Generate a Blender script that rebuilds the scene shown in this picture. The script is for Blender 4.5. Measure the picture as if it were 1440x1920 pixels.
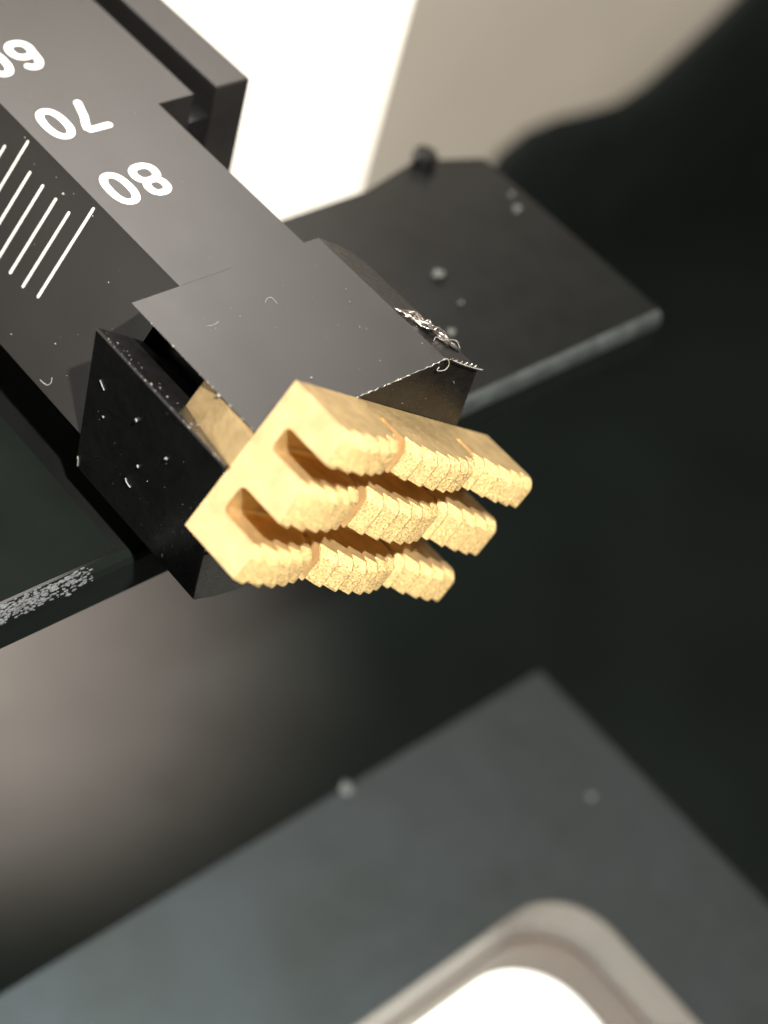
import bpy, bmesh, math, random
from mathutils import Vector, Matrix, noise
random.seed(7)
for o in list(bpy.data.objects): bpy.data.objects.remove(o)
scn = bpy.context.scene
COL = scn.collection
# ------------------------------------------------------------------ camera
# axes of the place: +X across the slide, -Y along the slide towards its free end, +Z off its flat top
cam_d = bpy.data.cameras.new('camera'); cam = bpy.data.objects.new('camera', cam_d); COL.objects.link(cam)
RC = Matrix(((0.73546279, -0.63704, 0.23081293), (0.35719656, 0.65399914, 0.66685511), (-0.57576479, -0.40800153, 0.7085405)))
CP = Vector((-15.72913, -15.40556, 23.89737))
cam.matrix_world = Matrix.Translation(CP) @ RC.transposed().to_4x4()
cam_d.sensor_fit = 'VERTICAL'; cam_d.sensor_height = 36.0; cam_d.lens = 3202.5*36/1920
cam_d.clip_start = 1; cam_d.clip_end = 600
cam_d.dof.use_dof = True; cam_d.dof.focus_distance = 35.0; cam_d.dof.aperture_fstop = 0.060/0.82
scn.camera = cam
# ------------------------------------------------------------------ world, lamps, exposure
w = bpy.data.worlds.new('World'); scn.world = w; w.use_nodes = True
w.node_tree.nodes['Background'].inputs[0].default_value = (.9, 1.0, 1.0, 1)
w.node_tree.nodes['Background'].inputs[1].default_value = 0.05
scn.view_settings.view_transform = 'Standard'; scn.view_settings.look = 'None'
scn.view_settings.exposure = 0.0; scn.view_settings.gamma = 1.0
def lamp(name, kind, loc, target, power, size, color=(1, 1, 1), blend=0.3, cone=30):
    d = bpy.data.lights.new(name, kind); o = bpy.data.objects.new(name, d); COL.objects.link(o)
    o.location = loc; d.energy = power; d.color = color
    if kind == 'AREA': d.shape = 'SQUARE'; d.size = size
    else: d.shadow_soft_size = size
    if kind == 'SPOT': d.spot_size = math.radians(cone); d.spot_blend = blend
    o.rotation_euler = (Vector(target)-Vector(loc)).to_track_quat('-Z', 'Y').to_euler()
    return o
KL = Vector((-.196, -.415, .889)).normalized()
lamp('key_lamp', 'POINT', Vector((4, 1, 0))+KL*80, (4, 1, 0), 1250000, 1.6, (1.0, .93, .80))
lamp('top_softbox', 'AREA', (24, 49, 38), (5, 5, 0), 78000, 34, (1.0, .92, .86))  # added unseen panel that the flat tops mirror as grey
lamp('side_softbox', 'AREA', (-41, 24, 14), (2, 4, 0), 5800, 24, (1.0, .93, .84))  # added unseen panel, brightens the brass near face and graduated flank
lamp('bench_pool_fill', 'SPOT', (0, 30, -9), (9, 25, -36), 2700000, 1.0, (1.0, .65, .59), 1.0, 60)  # added spot under the base plate, makes the pale pool on the bench
lamp('slate_fill', 'SPOT', (-13, -9, -7), (-4, -4, -22), 150000, 1.5, (.88, 1.0, .95), 1.0, 84)  # added spot that brightens the left of the slate plate
# ------------------------------------------------------------------ helpers
def at(u, v, ax, val):
    """point of the photograph (1440 x 1920) on the plane coordinate[ax] == val"""
    d = RC.transposed() @ Vector(((u-720)/3202.5, -(v-960)/3202.5, -1.0))
    return CP + d*((val-CP[ax])/d[ax])
def atpl(u, v, p, n):
    d = RC.transposed() @ Vector(((u-720)/3202.5, -(v-960)/3202.5, -1.0))
    return CP + d*((Vector(p)-CP).dot(n)/d.dot(n))
def tag(o, label=None, cat=None, group=None, kind=None):
    if label: o['label'] = label
    if cat: o['category'] = cat
    if group: o['group'] = group
    if kind: o['kind'] = kind
    return o
def empty(name, loc=(0, 0, 0)):
    o = bpy.data.objects.new(name, None); COL.objects.link(o); o.location = loc; o.empty_display_size = .5
    return o
def obj(name, bm, mat, parent=None, smooth=False):
    bmesh.ops.recalc_face_normals(bm, faces=bm.faces)
    me = bpy.data.meshes.new(name); bm.to_mesh(me); bm.free()
    if smooth:
        for p in me.polygons: p.use_smooth = True
    me.materials.append(mat)
    o = bpy.data.objects.new(name, me); COL.objects.link(o)
    if parent is not None:
        o.parent = parent
        o.matrix_parent_inverse = Matrix.Translation(-parent.location)
    return o
def loft(bm, rings):
    vs = [[bm.verts.new(p) for p in r] for r in rings]
    n = len(vs[0])
    for a, b in zip(vs, vs[1:]):
        for i in range(n): bm.faces.new((a[i], a[(i+1) % n], b[(i+1) % n], b[i]))
    bm.faces.new(vs[0]); bm.faces.new(vs[-1][::-1])
def prism_y(bm, poly, y0, y1):
    loft(bm, [[(x, y, z) for x, z in poly] for y in (y0, y1)])
def prism_z(bm, poly, z0, z1):
    loft(bm, [[(x, y, z) for x, y in poly] for z in (z0, z1)])
def box(bm, x0, x1, y0, y1, z0, z1): prism_z(bm, [(x0, y0), (x1, y0), (x1, y1), (x0, y1)], z0, z1)
def bevel(o, w, seg=2, ang=35):
    m = o.modifiers.new('bevel', 'BEVEL'); m.width = w; m.segments = seg; m.limit_method = 'ANGLE'; m.angle_limit = math.radians(ang)
    return o
def ribbon(bm, pts, wid, h, fr, closed=False, caps=True):
    """painted stroke of even width along pts (2D) in frame fr = (origin, x, y, normal)"""
    O, X, Y, Nn = fr
    pts = [Vector(p) for p in pts]; n = len(pts); L = []; Rr = []
    for i, p in enumerate(pts):
        if closed: t = pts[(i+1) % n]-pts[i-1]
        else: t = pts[min(i+1, n-1)]-pts[max(i-1, 0)]
        t.normalize(); q = Vector((-t.y, t.x))*wid/2
        L.append(p+q); Rr.append(p-q)
    W3 = lambda p, z: O+X*p.x+Y*p.y+Nn*z
    if closed:
        a = [bm.verts.new(W3(p, h)) for p in L]; b = [bm.verts.new(W3(p, h)) for p in Rr]
        c = [bm.verts.new(W3(p, -.01)) for p in L]; d = [bm.verts.new(W3(p, -.01)) for p in Rr]
        for i in range(n):
            j = (i+1) % n
            bm.faces.new((a[i], a[j], b[j], b[i])); bm.faces.new((a[i], a[j], c[j], c[i])); bm.faces.new((b[i], b[j], d[j], d[i]))
        return
    out = list(L)
    def cap(c, t):
        r = []
        for k in range(1, 6):
            an = math.pi/2-math.pi*k/6
            r.append(c+(t*math.cos(an)+Vector((-t.y, t.x))*math.sin(an))*wid/2)
        return r
    te = (pts[-1]-pts[-2]).normalized(); ts = (pts[0]-pts[1]).normalized()
    out += cap(pts[-1], te); out += Rr[::-1]; out += cap(pts[0], ts)
    a = [bm.verts.new(W3(p, h)) for p in out]; b = [bm.verts.new(W3(p, -.01)) for p in out]
    m = len(L); k = len(out)
    for i in range(k): bm.faces.new((a[i], a[(i+1) % k], b[(i+1) % k], b[i]))
    ri = lambda i: m+5+(m-1-i)
    for i in range(m-1): bm.faces.new((a[i], a[i+1], a[ri(i+1)], a[ri(i)]))
    bm.faces.new([a[m-1]]+[a[m+q] for q in range(5)]+[a[ri(m-1)]])
    bm.faces.new([a[ri(0)]]+[a[2*m+5+q] for q in range(5)]+[a[0]])
def tube(bm, pts, r, seg=6):
    pts = [Vector(p) for p in pts]; rings = []
    for i, p in enumerate(pts):
        t = (pts[min(i+1, len(pts)-1)]-pts[max(i-1, 0)]).normalized()
        u = t.orthogonal().normalized(); v = t.cross(u)
        if rings:
            u = (pu-t*pu.dot(t)).normalized(); v = t.cross(u)
        pu = u
        rr = r*(1 if 0 < i < len(pts)-1 else .5)
        rings.append([p+(u*math.cos(2*math.pi*k/seg)+v*math.sin(2*math.pi*k/seg))*rr for k in range(seg)])
    loft(bm, rings)
# ------------------------------------------------------------------ materials
def mat(name, base, rough=.5, metal=0., spec=.5, var=0., vscale=1., bump=0., bscale=20., rvar=0., stretch=(1, 1, 1), base2=None):
    m = bpy.data.materials.new(name); m.use_nodes = True; nt = m.node_tree; N = nt.nodes; Lk = nt.links
    b = N['Principled BSDF']; b.inputs['Metallic'].default_value = metal
    b.inputs['Roughness'].default_value = rough; b.inputs['Specular IOR Level'].default_value = spec
    tc = N.new('ShaderNodeTexCoord'); mp = N.new('ShaderNodeMapping'); Lk.new(tc.outputs['Object'], mp.inputs[0])
    mp.inputs['Scale'].default_value = stretch
    n1 = N.new('ShaderNodeTexNoise'); n1.inputs['Scale'].default_value = vscale; n1.inputs['Detail'].default_value = 6
    Lk.new(mp.outputs[0], n1.inputs['Vector'])
    rp = N.new('ShaderNodeValToRGB'); rp.color_ramp.elements[0].position = .3; rp.color_ramp.elements[1].position = .7
    c0 = [c*(1-var) for c in base]; c1 = [min(1, c*(1+var)) for c in (base2 or base)]
    rp.color_ramp.elements[0].color = (*c0, 1); rp.color_ramp.elements[1].color = (*c1, 1)
    Lk.new(n1.outputs['Fac'], rp.inputs[0]); Lk.new(rp.outputs[0], b.inputs['Base Color'])
    if rvar:
        n3 = N.new('ShaderNodeTexNoise'); n3.inputs['Scale'].default_value = vscale*4; n3.inputs['Detail'].default_value = 5
        Lk.new(mp.outputs[0], n3.inputs['Vector'])
        mr = N.new('ShaderNodeMapRange'); mr.inputs['From Min'].default_value = .3; mr.inputs['From Max'].default_value = .7
        mr.inputs['To Min'].default_value = rough-rvar; mr.inputs['To Max'].default_value = rough+rvar
        Lk.new(n3.outputs['Fac'], mr.inputs[0]); Lk.new(mr.outputs[0], b.inputs['Roughness'])
    if bump:
        n2 = N.new('ShaderNodeTexNoise'); n2.inputs['Scale'].default_value = bscale; n2.inputs['Detail'].default_value = 4
        Lk.new(mp.outputs[0], n2.inputs['Vector'])
        bp = N.new('ShaderNodeBump'); bp.inputs['Strength'].default_value = bump; bp.inputs['Distance'].default_value = .03
        Lk.new(n2.outputs['Fac'], bp.inputs['Height']); Lk.new(bp.outputs[0], b.inputs['Normal'])
    return m
M_BLACK = mat('black_anodised', (.011, .0105, .0105), .43, 0, .5, .2, .5, .05, 70, .015, (1, .6, 1))
M_GLOSS = mat('black_dark_gloss', (.005, .005, .0055), .30, 0, .42, .3, 1.2, .25, 16, .06)
M_DARK = mat('base_black', (.0035, .004, .004), .33, 0, .36, .2, .3, .04, 30, .02)
M_CHAM = mat('edge_highlight', (.026, .031, .032), .45, 0, .6, .4, 2., .3, 14)
M_END = mat('grey_end', (.05, .05, .05), .6, 0, .4, .3, 6, .7, 30)
M_BRASS = mat('milled_brass', (.79, .575, .295), .40, .87, .5, .10, 2.5, .12, 40, .05, (1, 1, 1), (.85, .63, .33))
M_BRASST = mat('coarse_cut_brass', (.52, .37, .16), .45, .8, .5, .42, 24, 1.0, 50, .12, (1, 1, 1), (.70, .50, .24))
M_PAINT = mat('white_paint', (.86, .86, .84), .5, 0, .4, .02, 6, .05, 20)
M_TICK = mat('scale_line_paint', (.50, .50, .49), .5, 0, .4, .15, 9, .1, 20)
M_WHITE = mat('white_case_paint', (.92, .91, .88), .6, 0, .3, .01, 1)
M_DUST = mat('dust', (.20, .20, .20), .8, 0, .3, .2, 9)
M_METAL = mat('torn_metal', (.42, .38, .36), .22, .9, .5, .4, 5, .5, 12)
M_GLINT = mat('bright_burr', (.55, .54, .52), .25, .8, .5, .1, 9)
M_BEIGE = mat('beige_wall_paint', (.46, .425, .385), .8, 0, .2, .08, .05)
M_DSHAPE = mat('black_shape', (.005, .007, .007), .7, 0, .2, .2, .2)
M_SLATE = mat('slate_grey_plate', (.0145, .0172, .0180), .55, 0, .2, .14, .28, .05, 5, .05, (1, 1, 1), (.0135, .0162, .0185))
M_LINER = mat('pale_hole_wall', (.085, .074, .068), .5, 0, .3, .05, .5)
M_WALLSHADE = mat('shaded_hole_wall', (.055, .042, .036), .6, 0, .3, .08, .5)
M_BENCH = mat('dark_bench', (.0056, .0074, .0070), .9, 0, .0, .2, .1)
M_GUARD = mat('satin_guard', (.012, .011, .010), .5, 0, .5, .15, .2)
# ------------------------------------------------------------------ setting: bench, far wall
bm = bmesh.new(); box(bm, -150, 200, -120, 150, -37, -36)
tag(obj('bench', bm, M_BENCH), kind='structure')
bm = bmesh.new(); box(bm, 10, 160, 36, 37, -36, 30)
tag(obj('wall', bm, M_BEIGE), 'plain beige wall far behind the machine, out of focus', 'wall')
# black rounded shape added at the upper right for the fade to black
bm = bmesh.new()
sil = [(905, 330), (935, 285), (985, 245), (1040, 222), (1100, 208), (1155, 192), (1205, 160), (1262, 108), (1318, 55), (1372, 5), (1420, -50), (1500, -130)]
Y0 = 31; ring0 = [at(u, v, 1, Y0) for u, v in sil]
rows = []
for k in range(9):
    a = k/8*math.pi/2
    rows.append([p+Vector((9*(1-math.cos(a))*.35, -1.5*math.sin(a), -9*(1-math.cos(a)))) for p in ring0])
rows.append([Vector((p.x, p.y, -36)) for p in rows[-1]])
rows.insert(0, [p+Vector((3, 3, -6)) for p in ring0]); rows.insert(0, [Vector((p.x, p.y, -36)) for p in rows[0]])
vs = [[bm.verts.new(p) for p in r] for r in rows]
for a, b in zip(vs, vs[1:]):
    for i in range(len(sil)-1): bm.faces.new((a[i], a[i+1], b[i+1], b[i]))
tag(obj('dark_shape', bm, M_DSHAPE, smooth=True), 'soft black rounded shape added at the upper right for the fade to black', 'dark shape')
# ------------------------------------------------------------------ white case behind the slide
bm = bmesh.new(); box(bm, 8.66, 20.65, 15.5, 17, -11, .4)
o = tag(obj('white_case', bm, M_WHITE), 'glaring white case standing behind the black slide', 'case'); bevel(o, .15, 3)
# ------------------------------------------------------------------ base plate
base = empty('base_plate', (4, 6, -4.7))
tag(base, 'wide black base plate with a front edge pale at the right under the slide', 'plate')
FY, BT = 2.1, -3.5
bm = bmesh.new()
prism_z(bm, [(-14, FY+.22), (18.35, FY+.22), (18.35, 9.5), (16.3, 10.25), (14.0, 9.75), (-14, 9.5)], -4.73, BT)
obj('plate_body', bm, M_DARK, base)
bm = bmesh.new()
ch = [(FY+.22, BT-.002), (FY+.14, BT-.02), (FY+.05, BT-.10), (FY, BT-.26), (FY, BT-.46), (FY+.215, BT-.46)]
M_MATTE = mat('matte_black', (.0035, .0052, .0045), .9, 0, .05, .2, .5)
loft(bm, [[(x, y, z) for y, z in ch] for x in (-14, 7.9)])
obj('front_edge', bm, M_MATTE, base)
bm = bmesh.new(); loft(bm, [[(x, y, z) for y, z in ch] for x in (7.901, 18.32)])  # paler copy for the right end, edge highlight put into the colour
tag(obj('front_edge', bm, M_CHAM, base), 'right end of the front edge, highlight put into its paler colour')
bm = bmesh.new(); box(bm, -14, 18.30, FY+.03, FY+.21, -4.72, BT-.465)
obj('front_face', bm, M_MATTE, base)
bm = bmesh.new(); prism_z(bm, [(-13.9, FY+.3), (.6, FY+.3), (.6, 9.3), (-13.9, 9.3)], BT+.001, BT+.012)  # added sheet, stands in for the blocked reflection on the left
tag(obj('dark_overlay', bm, M_MATTE, base), 'added matte black sheet darkening the left of the base plate')
kn = at(792, 306, 2, BT)
bm = bmesh.new(); prism_z(bm, [(kn.x+.38*math.cos(math.radians(a)), kn.y+.38*math.sin(math.radians(a))) for a in range(0, 360, 30)], BT+.002, BT+.4)
bevel(obj('stop_pin', bm, M_GLOSS, base), .1)
# glare on the front edge, put in as pale specks
M_GLARE = mat('glare_specks', (.085, .09, .10), .45, .3, .5, .3, 5)
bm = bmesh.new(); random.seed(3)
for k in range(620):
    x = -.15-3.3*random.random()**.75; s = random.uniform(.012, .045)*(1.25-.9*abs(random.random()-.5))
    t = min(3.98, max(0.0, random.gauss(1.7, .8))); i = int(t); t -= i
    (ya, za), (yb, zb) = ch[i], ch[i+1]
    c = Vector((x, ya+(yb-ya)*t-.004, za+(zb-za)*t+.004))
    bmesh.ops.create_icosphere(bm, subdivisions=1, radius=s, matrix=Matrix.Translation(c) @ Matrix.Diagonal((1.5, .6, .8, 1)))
tag(obj('glare_specks', bm, M_GLARE, base), 'glare on the front edge, modelled as pale specks', kind='stuff')
# ------------------------------------------------------------------ slate plate with a round-cornered opening, far below
slate = empty('slate_plate', (5, -8, -25))
tag(slate, 'blue-grey flat plate with a round-cornered opening, out of focus below', 'plate')
def hole_poly(x0, x1, y0, y1, r, n=8):
    P = []
    for cx, cy, a0 in ((x1-r, y1-r, 0), (x0+r, y1-r, 90), (x0+r, y0+r, 180), (x1-r, y0+r, 270)):
        for k in range(n+1):
            a = math.radians(a0+90*k/n); P.append((cx+r*math.cos(a), cy+r*math.sin(a)))
    return P
HX0, HX1, HY0, HY1 = -4, 16.35, -16, -4.25
def ring_plate(bm, outer, inner, z0, z1):
    # rays: match each inner vertex to a point on the outer rectangle
    x0, x1, y0, y1 = outer; cx, cy = 6, -9
    O = []
    for (x, y) in inner:
        dx, dy = x-cx, y-cy
        t = min([(x1-cx)/dx if dx > 0 else (x0-cx)/dx if dx < 0 else 1e9, (y1-cy)/dy if dy > 0 else (y0-cy)/dy if dy < 0 else 1e9])
        O.append([cx+dx*t, cy+dy*t])
    for corner in ((x0, y0), (x0, y1), (x1, y0), (x1, y1)):
        j = min(range(len(O)), key=lambda i: (O[i][0]-corner[0])**2+(O[i][1]-corner[1])**2); O[j] = list(corner)
    n = len(inner)
    A = [[bm.verts.new((x, y, z)) for x, y in Q] for Q, z in ((O, z1), (inner, z1), (inner, z0), (O, z0))]
    for a, b in zip(A, A[1:]+A[:1]):
        for i in range(n): bm.faces.new((a[i], a[(i+1) % n], b[(i+1) % n], b[i]))
hp = hole_poly(HX0, HX1, HY0, HY1, 2.3)
bm = bmesh.new(); ring_plate(bm, (-16, 21.6, -30, 2.3), hp, -22.5, -22)
obj('plate_body', bm, M_SLATE, slate)
bm = bmesh.new(); ring_plate(bm, (-15.8, 21.3, -29.8, 1.9), hole_poly(HX0+.06, HX1-.06, HY0+.06, HY1-.06, 2.3), -24.1, -22.06)
tag(obj('hole_wall', bm, M_LINER, slate), 'pale inner wall of the opening')
bm = bmesh.new(); ring_plate(bm, (-15.6, 21.1, -29.6, 1.7), hole_poly(HX0+.2, HX1-.2, HY0+.2, HY1-.2, 2.6), -26.0, -24.11)  # brown lower wall, shade of the deep opening put into its colour
tag(obj('hole_wall', bm, M_WALLSHADE, slate), 'lower wall of the opening, shade put into its brown')
bm = bmesh.new(); box(bm, -14, 20.6, -29, 1.3, -27.5, -26.3)
tag(obj('white_sheet', bm, M_WHITE), 'overexposed white sheet seen through the opening in the grey plate', 'sheet')
# ------------------------------------------------------------------ housing the slide runs in
TOP = 1.613
hs = empty('slide_housing', (7.3, 12, -1.2)); tag(hs, 'black housing with a grooved top behind the numbered slide', 'housing')
bm = bmesh.new(); prism_y(bm, [(5.951, -1.22), (6.95, -1.22), (6.95, TOP), (5.951, TOP)], 9.53, 34)
obj('inner_rail', bm, M_BLACK, hs)
bm = bmesh.new(); box(bm, 7.64, 8.62, 9.54, 34, -1.22, TOP)
bevel(obj('outer_rail', bm, M_BLACK, hs), .05)
bm = bmesh.new(); box(bm, 6.951, 7.639, 9.6, 34, -1.21, .75)
obj('groove_floor', bm, M_GLOSS, hs)
# ------------------------------------------------------------------ numbered slide
sl = empty('numbered_slide', (3.5, 4, -1.8))
tag(sl, 'black anodised slide with white numerals and a dovetail end block', 'slide')
AE = (2.67, TOP)                      # edge between flat top and graduated flank
bm = bmesh.new(); prism_y(bm, [(2.67, TOP), (5.95, TOP), (5.95, -1.76), (.73, -1.76)], 4.2195, 34)
obj('scale_arm', bm, M_BLACK, sl)
def sect(shr):
    ox = 7.56-shr
    oz = TOP-(ox-6.35)*.636
    return [(1.49, TOP), (6.35, TOP), (ox, oz), (ox, -2.4), (6.4-shr, -2.95), (4, -3.2), (1.94, -3.06), (1.28, -2.9), (.70, -2.66), (.70, 1.21), (.735, 1.245), (.80, 1.215),
            (2.458, .05), (2.876, .66)]
bm = bmesh.new()
loft(bm, [[(x, y, z) for x, z in sect(s)] for y, s in ((.02, 0), (3.7, 0), (4.02, .12), (4.22, .55))])
o = obj('end_block', bm, M_BLACK, sl); o.data.materials.append(M_GLOSS)
for p in o.data.polygons:
    if p.normal.y < -.9 or p.normal.x < -.9 or p.normal.x > .3: p.material_index = 1  # front, left and sloping faces: glossier darker copy, shade put into the colour
bm = bmesh.new()
prism_y(bm, [(.70, -1.30), (.70, -2.66), (1.28, -2.9), (1.94, -3.06), (3.0, -3.14), (3.0, -1.30)], -.012, .019)  # grainier and paler than the rest of the end face
tag(obj('end_facing', bm, M_END, sl), 'grainy grey face at the foot of the end block')
# graduation marks
dn = Vector((-.5, 0, -math.sin(math.radians(60)))); nf = Vector((-math.sin(math.radians(60)), 0, .5))
fr = (Vector((AE[0], 0, AE[1])), Vector((0, 1, 0)), dn, nf)
for k in range(-1, 24):
    if k < 0: continue
    y = 7.13+.495*k; lg = k % 5 == 0
    bm = bmesh.new(); d0, d1 = (.17, 2.46) if lg else (.63, 2.56)
    ribbon(bm, [(y, d0), (y, d1)], .078, .006, fr)
    obj('tick_mark', bm, M_TICK, sl)
def arc(cx, cy, rx, ry, a0, a1, n=20):
    return [(cx+rx*math.cos(math.radians(a0+(a1-a0)*i/n)), cy+ry*math.sin(math.radians(a0+(a1-a0)*i/n))) for i in range(n+1)]
def sup(cx, cy, rx, ry, n=32, p=2.3):
    P = []
    for i in range(n):
        a = 2*math.pi*i/n; c, s = math.cos(a), math.sin(a)
        P.append((cx+rx*abs(c)**(2/p)*(1 if c > 0 else -1), cy+ry*abs(s)**(2/p)*(1 if s > 0 else -1)))
    return P
GL = {'0': [(sup(0, 0, .235, .47), True)],
      '7': [([(-.27, .47), (.10, .47), (.22, .465), (.245, .41), (.20, .28), (.06, 0), (-.09, -.47)], False)],
      '8': [(sup(0, .245, .205, .225), True), (sup(0, -.225, .25, .245), True)],
      '6': [(sup(0, -.2, .245, .27), True), ([(.17, .40)]+arc(.03, .12, .235, .36, 65, 180, 12)+[(-.225, -.1)], False)]}
fz = lambda wx, wy: (Vector((wx, wy, TOP)), Vector((-1, 0, 0)), Vector((0, -1, 0)), Vector((0, 0, 1)))
for t, yc in (('80', 7.33), ('70', 9.76), ('60', 12.2)):
    for i, c in enumerate(t):
        bm = bmesh.new()
        for j, (P, cl) in enumerate(GL[c]): ribbon(bm, P, .178, .006+.002*j, fz(4.17-.80*i, yc), cl)
        tag(obj('numeral', bm, M_PAINT, sl), 'white numeral %s printed on the flat top' % c)
# scribed line across the step between arm and block
bm = bmesh.new(); random.seed(5)
ribbon(bm, [(2.72+.12*k, 4.235+.006*math.sin(k*2.1)) for k in range(12)], .012, .003, (Vector((0, 0, TOP)), Vector((1, 0, 0)), Vector((0, 1, 0)), Vector((0, 0, 1))))
obj('scribed_line', bm, M_BLACK, sl)
# ragged bright burr along the front top edge of the block
bm = bmesh.new(); random.seed(11)
x = 3.5
while x < 6.3:
    L = random.uniform(.08, .34); r = random.uniform(.003, .011)
    tube(bm, [(x+L*q/3, .012+random.uniform(-.01, .012), TOP+random.uniform(-.008, .010)) for q in range(4)], r, 5)
    x += L*random.uniform(.75, 1.25)
for k in range(6):
    t = k/6; x = 6.45+1.1*t
    tube(bm, [(x+.1*q/3, .0+random.uniform(-.01, .012), TOP-(x-6.35)*.636+random.uniform(0, .02)) for q in range(4)], random.uniform(.005, .013), 5)
o = obj('edge_burr', bm, M_GLINT, sl); tag(o, 'ragged bright burr along the cut edge', kind='stuff')
# ------------------------------------------------------------------ brass rack
TH = .601
Cv = Vector((math.sin(TH), 0, math.cos(TH))); Ev = Vector((math.cos(TH), 0, -math.sin(TH))); Fv = Vector((0, -1, 0))
B = lambda c, f, e: Cv*c+Fv*f+Ev*e
rk = empty('brass_rack', (2.5, 0, -1.5))
tag(rk, 'brass rack with three rows of serrated teeth at the end of the black slide', 'rack')
CW, D, XS, XB = 3.54, 8.28, .45, .58
pr = [(0.0, .85*0+.76), (1.40, 2.28), (2.82, 3.54)]
def fil(c0, c1):
    r = .13
    P = [(c0, XB)]
    for k in range(5):
        a = math.radians(180+90*k/4); P.append((c0+r+r*math.cos(a), XS+r+r*math.sin(a)))
    for k in range(5):
        a = math.radians(270+90*k/4); P.append((c1-r+r*math.cos(a), XS+r+r*math.sin(a)))
    P.append((c1, XB)); return P
prof = [(0, 0), (0, XB)]+[(pr[0][1], XB)]+fil(pr[0][1], pr[1][0])[1:]+[(pr[1][1], XB)]+fil(pr[1][1], pr[2][0])[1:]+[(CW, XB), (CW, 0)]
q = [];
for p in prof:
    if not q or (abs(p[0]-q[-1][0])+abs(p[1]-q[-1][1])) > 1e-5: q.append(p)
bm = bmesh.new(); loft(bm, [[B(c, f, e) for c, f in q] for e in (0, D)])
obj('spine', bm, M_BRASS, rk)
# tang in the slot
bm = bmesh.new()
loft(bm, [[B(1.45, .0, .0), B(2.14, .0, .0), B(2.14, .0, 1.7), B(1.45, .0, 1.7)],
          [B(1.45, -.9, .22), B(2.14, -.9, .22), B(2.14, -.9, 1.7), B(1.45, -.9, 1.7)],
          [B(1.45, -1.93, .55), B(2.12, -1.93, .55), B(2.12, -1.93, 1.7), B(1.45, -1.93, 1.7)]])
obj('tang', bm, M_BRASS, rk)
def tooth(c0, c1, e0, e1, ec, seed):
    bm = bmesh.new(); rnd = random.Random(seed)
    es = []; pitch = .49; e = e0
    base_f = lambda e: 1.74-.36*((e-ec)/1.7)**2
    k0 = ec-pitch*8
    samples = []
    NB = 12
    n = int((e1-e0)/pitch*NB)+1
    for i in range(n+1):
        e = e0+(e1-e0)*i/n
        ph = ((e-k0)/pitch) % 1.0
        saw = (ph/.68) if ph < .68 else (1-(ph-.68)/.32)
        samples.append((e, base_f(e)-.22*(1-saw)))
    nc = 14; grid = []
    for j in range(nc+1):
        c = c0+(c1-c0)*j/nc; row = []
        for (e, f) in samples:
            v = noise.noise(Vector((e*7+seed, c*3, f)))*.003+noise.noise(Vector((e*16, c*14+seed, 1)))*.004
            edge = .01 if j in (0, nc) else 0
            drop = .16*max(0, (c-(c1-.2))/.2)**1.5
            row.append(bm.verts.new(B(c, f+(v if 0 < j < nc else v*.6)-edge-drop, e)))
        grid.append(row)
    for a, b in zip(grid, grid[1:]):
        for i in range(n): bm.faces.new((a[i], a[i+1], b[i+1], b[i]))
    lo = [[bm.verts.new(B(c, XB, e)) for (e, f) in (samples[0], samples[-1])] for c in (c0, c1)]
    bm.faces.new(grid[0]+[lo[0][1], lo[0][0]]); bm.faces.new(grid[-1]+[lo[1][1], lo[1][0]])
    bm.faces.new([r[0] for r in grid]+[lo[1][0], lo[0][0]]); bm.faces.new([r[-1] for r in grid]+[lo[1][1], lo[0][1]])
    return bm
def split_mats(o):
    o.data.materials.append(M_BRASST)
    for p in o.data.polygons:
        if len(p.vertices) == 4: p.material_index = 1
for i, (c0, c1) in enumerate(pr):
    for j, (e0, e1, ec) in enumerate(((0, 2.38, .82), (2.60, 5.78, 4.25), (6.0, D, 7.85))):
        o = obj('tooth', tooth(c0, c1, e0, e1, ec, i*10+j), M_BRASS, rk); split_mats(o)
# ------------------------------------------------------------------ torn swarf, fibres and dust
random.seed(21)
bvn = Vector((.5366, 0, .8438)); bv0 = Vector((6.35, 0, TOP))
bm = bmesh.new()
p_a, p_b = atpl(735, 578, bv0, bvn), atpl(862, 660, bv0, bvn)
ac = (p_b-p_a).normalized(); sd = bvn.cross(ac)
for s in range(16):
    off = random.uniform(-.15, .15); t0 = random.uniform(0, .35); t1 = random.uniform(.65, 1); pts = []
    ph = random.uniform(0, 6); lift = random.uniform(.02, .16)
    for k in range(14):
        t = t0+(t1-t0)*k/13; env = math.sin(math.pi*min(1, t*.95+.05))
        pts.append(p_a+(p_b-p_a)*t+sd*(off*(.3+env)+.045*math.sin(ph+k*.8))+bvn*(.02+lift*env*(1+.5*math.sin(ph*2+k*1.1)))+sd*random.uniform(-.012, .012))
    tube(bm, pts, random.uniform(.012, .04), 5)
tag(obj('torn_swarf', bm, M_METAL, smooth=True), 'crumpled shiny curl of torn metal on the right sloping side of the end block', 'metal shaving')
def fibre(px, pl, n, r, label, lift=.03):
    bm = bmesh.new(); P = [atpl(u, v, pl, n)+Vector(n)*lift for u, v in px]
    Q = []
    for i in range(len(P)-1):
        a, b_, c, d = P[max(i-1, 0)], P[i], P[i+1], P[min(i+2, len(P)-1)]
        for k in range(5):
            t = k/5
            Q.append(.5*((2*b_)+(-a+c)*t+(2*a-5*b_+4*c-d)*t*t+(-a+3*b_-3*c+d)*t**3))
    Q.append(P[-1]); tube(bm, Q, r*.75, 5)
    return tag(obj('lint_fibre', bm, M_DUST), label, 'fibre', 'lint fibres clinging to the slide')
fr0, nf0 = Vector((6, -.02, 1)), Vector((0, -1, 0))
ZN = Vector((0, 0, 1)); PT = Vector((0, 0, TOP))
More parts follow.
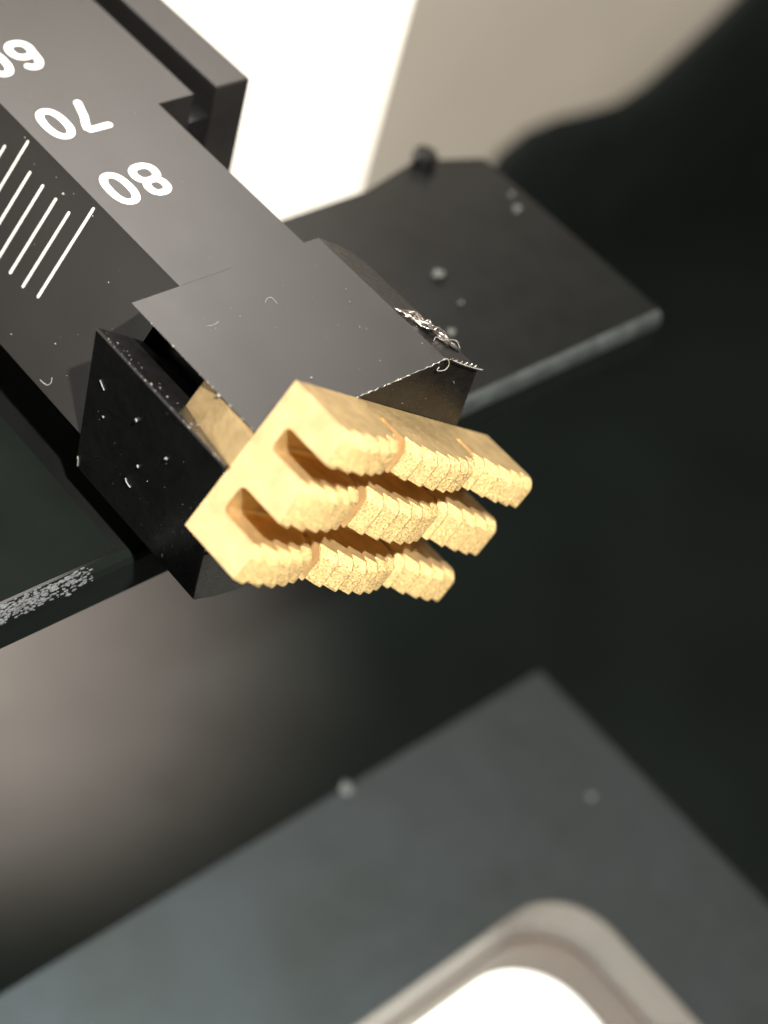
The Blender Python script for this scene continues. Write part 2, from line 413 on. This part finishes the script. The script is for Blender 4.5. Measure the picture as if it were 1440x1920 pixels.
fibre([(828, 672), (838, 672), (840, 682), (832, 692), (818, 693), (822, 686)], fr0, nf0, .014, 'white looped fibre hanging at the right front corner of the block')
fibre([(806, 648), (812, 640), (822, 646), (836, 645), (850, 648), (856, 662)], bv0, bvn, .012, 'thin curved white fibre on the sloping side above the looped one', .12)
fibre([(848, 674), (862, 680), (876, 685), (890, 689), (904, 692)], fr0, nf0, .016, 'straight pale thread along the right front edge of the block')
fibre([(497, 568), (500, 561), (508, 558), (514, 563), (520, 570)], PT, ZN, .007, 'tiny hooked hair on the middle of the grey block top', .008)
fibre([(388, 612), (396, 611), (404, 608), (410, 603)], PT, ZN, .008, 'tiny pale hair near the left edge of the block top', .008)
fibre([(75, 712), (88, 722), (96, 718), (98, 708)], (AE[0], 0, AE[1]), nf, .014, 'curled grey hair low on the graduated flank', .01)
fibre([(188, 712), (192, 722), (196, 732)], (.70, 0, 0), Vector((-1, 0, 0)), .016, 'short pale hair high on the dark left wall of the block', .01)
fibre([(236, 896), (238, 904), (245, 914)], (.70, 0, 0), Vector((-1, 0, 0)), .020, 'forked white crumb low on the dark left wall of the block', .01)
fibre([(146, 855), (147, 863), (146, 874)], (.70, 0, 0), Vector((-1, 0, 0)), .018, 'pale flake on the rear edge of the dark left wall', .01)
M_DUST2 = mat('grey_dust', (.075, .08, .08), .8, 0, .2, .3, 5)
def dust(name_label, px, pl, n, r):
    mt = M_DUST2 if r > .06 else M_DUST
    n = Vector(n); bm = bmesh.new()
    c = atpl(px[0], px[1], pl, n)+n*r*.4
    bmesh.ops.create_icosphere(bm, subdivisions=1, radius=r, matrix=Matrix.Translation(c))
    for v in bm.verts: v.co += Vector((random.uniform(-1, 1), random.uniform(-1, 1), random.uniform(-1, 1)))*r*.5
    return tag(obj('dust_speck', bm, mt, smooth=True), name_label, 'dust speck', 'larger dust specks')
WL, WN = (.70, 0, 0), (-1, 0, 0)
BP = (0, 0, BT)
dust('white dust speck at mid height on the dark left wall, left of the brass tang', (257, 787), WL, WN, .042)
dust('white dust speck on the dark left wall nearest the brass rack', (312, 860), WL, WN, .034)
dust('lone white speck at the bottom edge of the dark left wall', (306, 1040), WL, WN, .040)
dust('small white speck in the upper left of the dark wall', (194, 782), WL, WN, .028)
dust('elongated speck in the middle of the dark left wall', (259, 874), WL, WN, .032)
dust('white speck at the left edge of the block top beside the tang', (409, 742), PT, ZN, .035)
dust('white speck on the block top close to the rack corner', (583, 709), PT, ZN, .028)
dust('white speck between the last long mark and the short marks', (119, 364), (AE[0], 0, AE[1]), nf, .035)
dust('large blurred pale dust speck on the base plate right of the block', (822, 522), BP, ZN, .19)
dust('blurred double dust speck on the base plate towards the back', (968, 395), BP, ZN, .14)
dust('smaller blurred dust speck right above the double one', (958, 368), BP, ZN, .10)
dust('faint blurred speck just below the large one on the base plate', (862, 570), BP, ZN, .09)
dust('blurred pale speck on the base plate above the torn swarf', (845, 625), BP, ZN, .11)
dust('lens mark modelled as a blurred speck on the upper edge of the grey plate', (645, 1482), (0, 0, -22), ZN, .20)  # this and the next are lens marks, modelled as specks on the plate
dust('lens mark modelled as a blurred speck in the middle of the grey plate', (1107, 1495), (0, 0, -22), ZN, .13)
def scatter(label, pts, n, r0, r1, name='dust'):
    bm = bmesh.new(); n = Vector(n)
    for p in pts:
        r = random.uniform(r0, r1)*(random.random()**2*.9+.3)
        bmesh.ops.create_icosphere(bm, subdivisions=1, radius=r, matrix=Matrix.Translation(Vector(p)+n*r*.2) @ Matrix.Diagonal((1, random.uniform(.6, 1.8), 1, 1)))
    o = obj(name, bm, M_DUST); tag(o, label, 'dust', kind='stuff'); return o
U = random.uniform
scatter('fine pale dust on the dark left wall of the end block', [(.70, U(.1, 3.9), U(-2.6, 1.2)) for k in range(45)], WN, .003, .010)
scatter('fine dust on the flat grey top of the slide', [(U(1.6, 6.3), U(.1, 4.1), TOP) for k in range(60)]+[(U(2.8, 5.8), U(4.3, 14), TOP) for k in range(40)], ZN, .004, .012)
scatter('fine dust on the graduated flank of the slide', [Vector((AE[0], U(4.3, 13), AE[1]))+dn*U(.05, 3.7) for k in range(60)], nf, .006, .016)
scatter('bright crumbs on the front face of the end block under the burr', [(U(4.2, 7.4), .018, U(.0, 1.0)) for k in range(22)], (0, -1, 0), .005, .012)
scatter('gritty crumbs along the lower lip of the slot', [B(1.44, -U(.6, 4.1), U(-.12, .35)) for k in range(120)], Cv, .006, .022)
scatter('dust caught along the thin edges of the block', [(1.50, U(.3, 4.1), TOP-.01) for k in range(36)]+[(.72, U(.1, 4), 1.24) for k in range(40)], ZN, .008, .022)
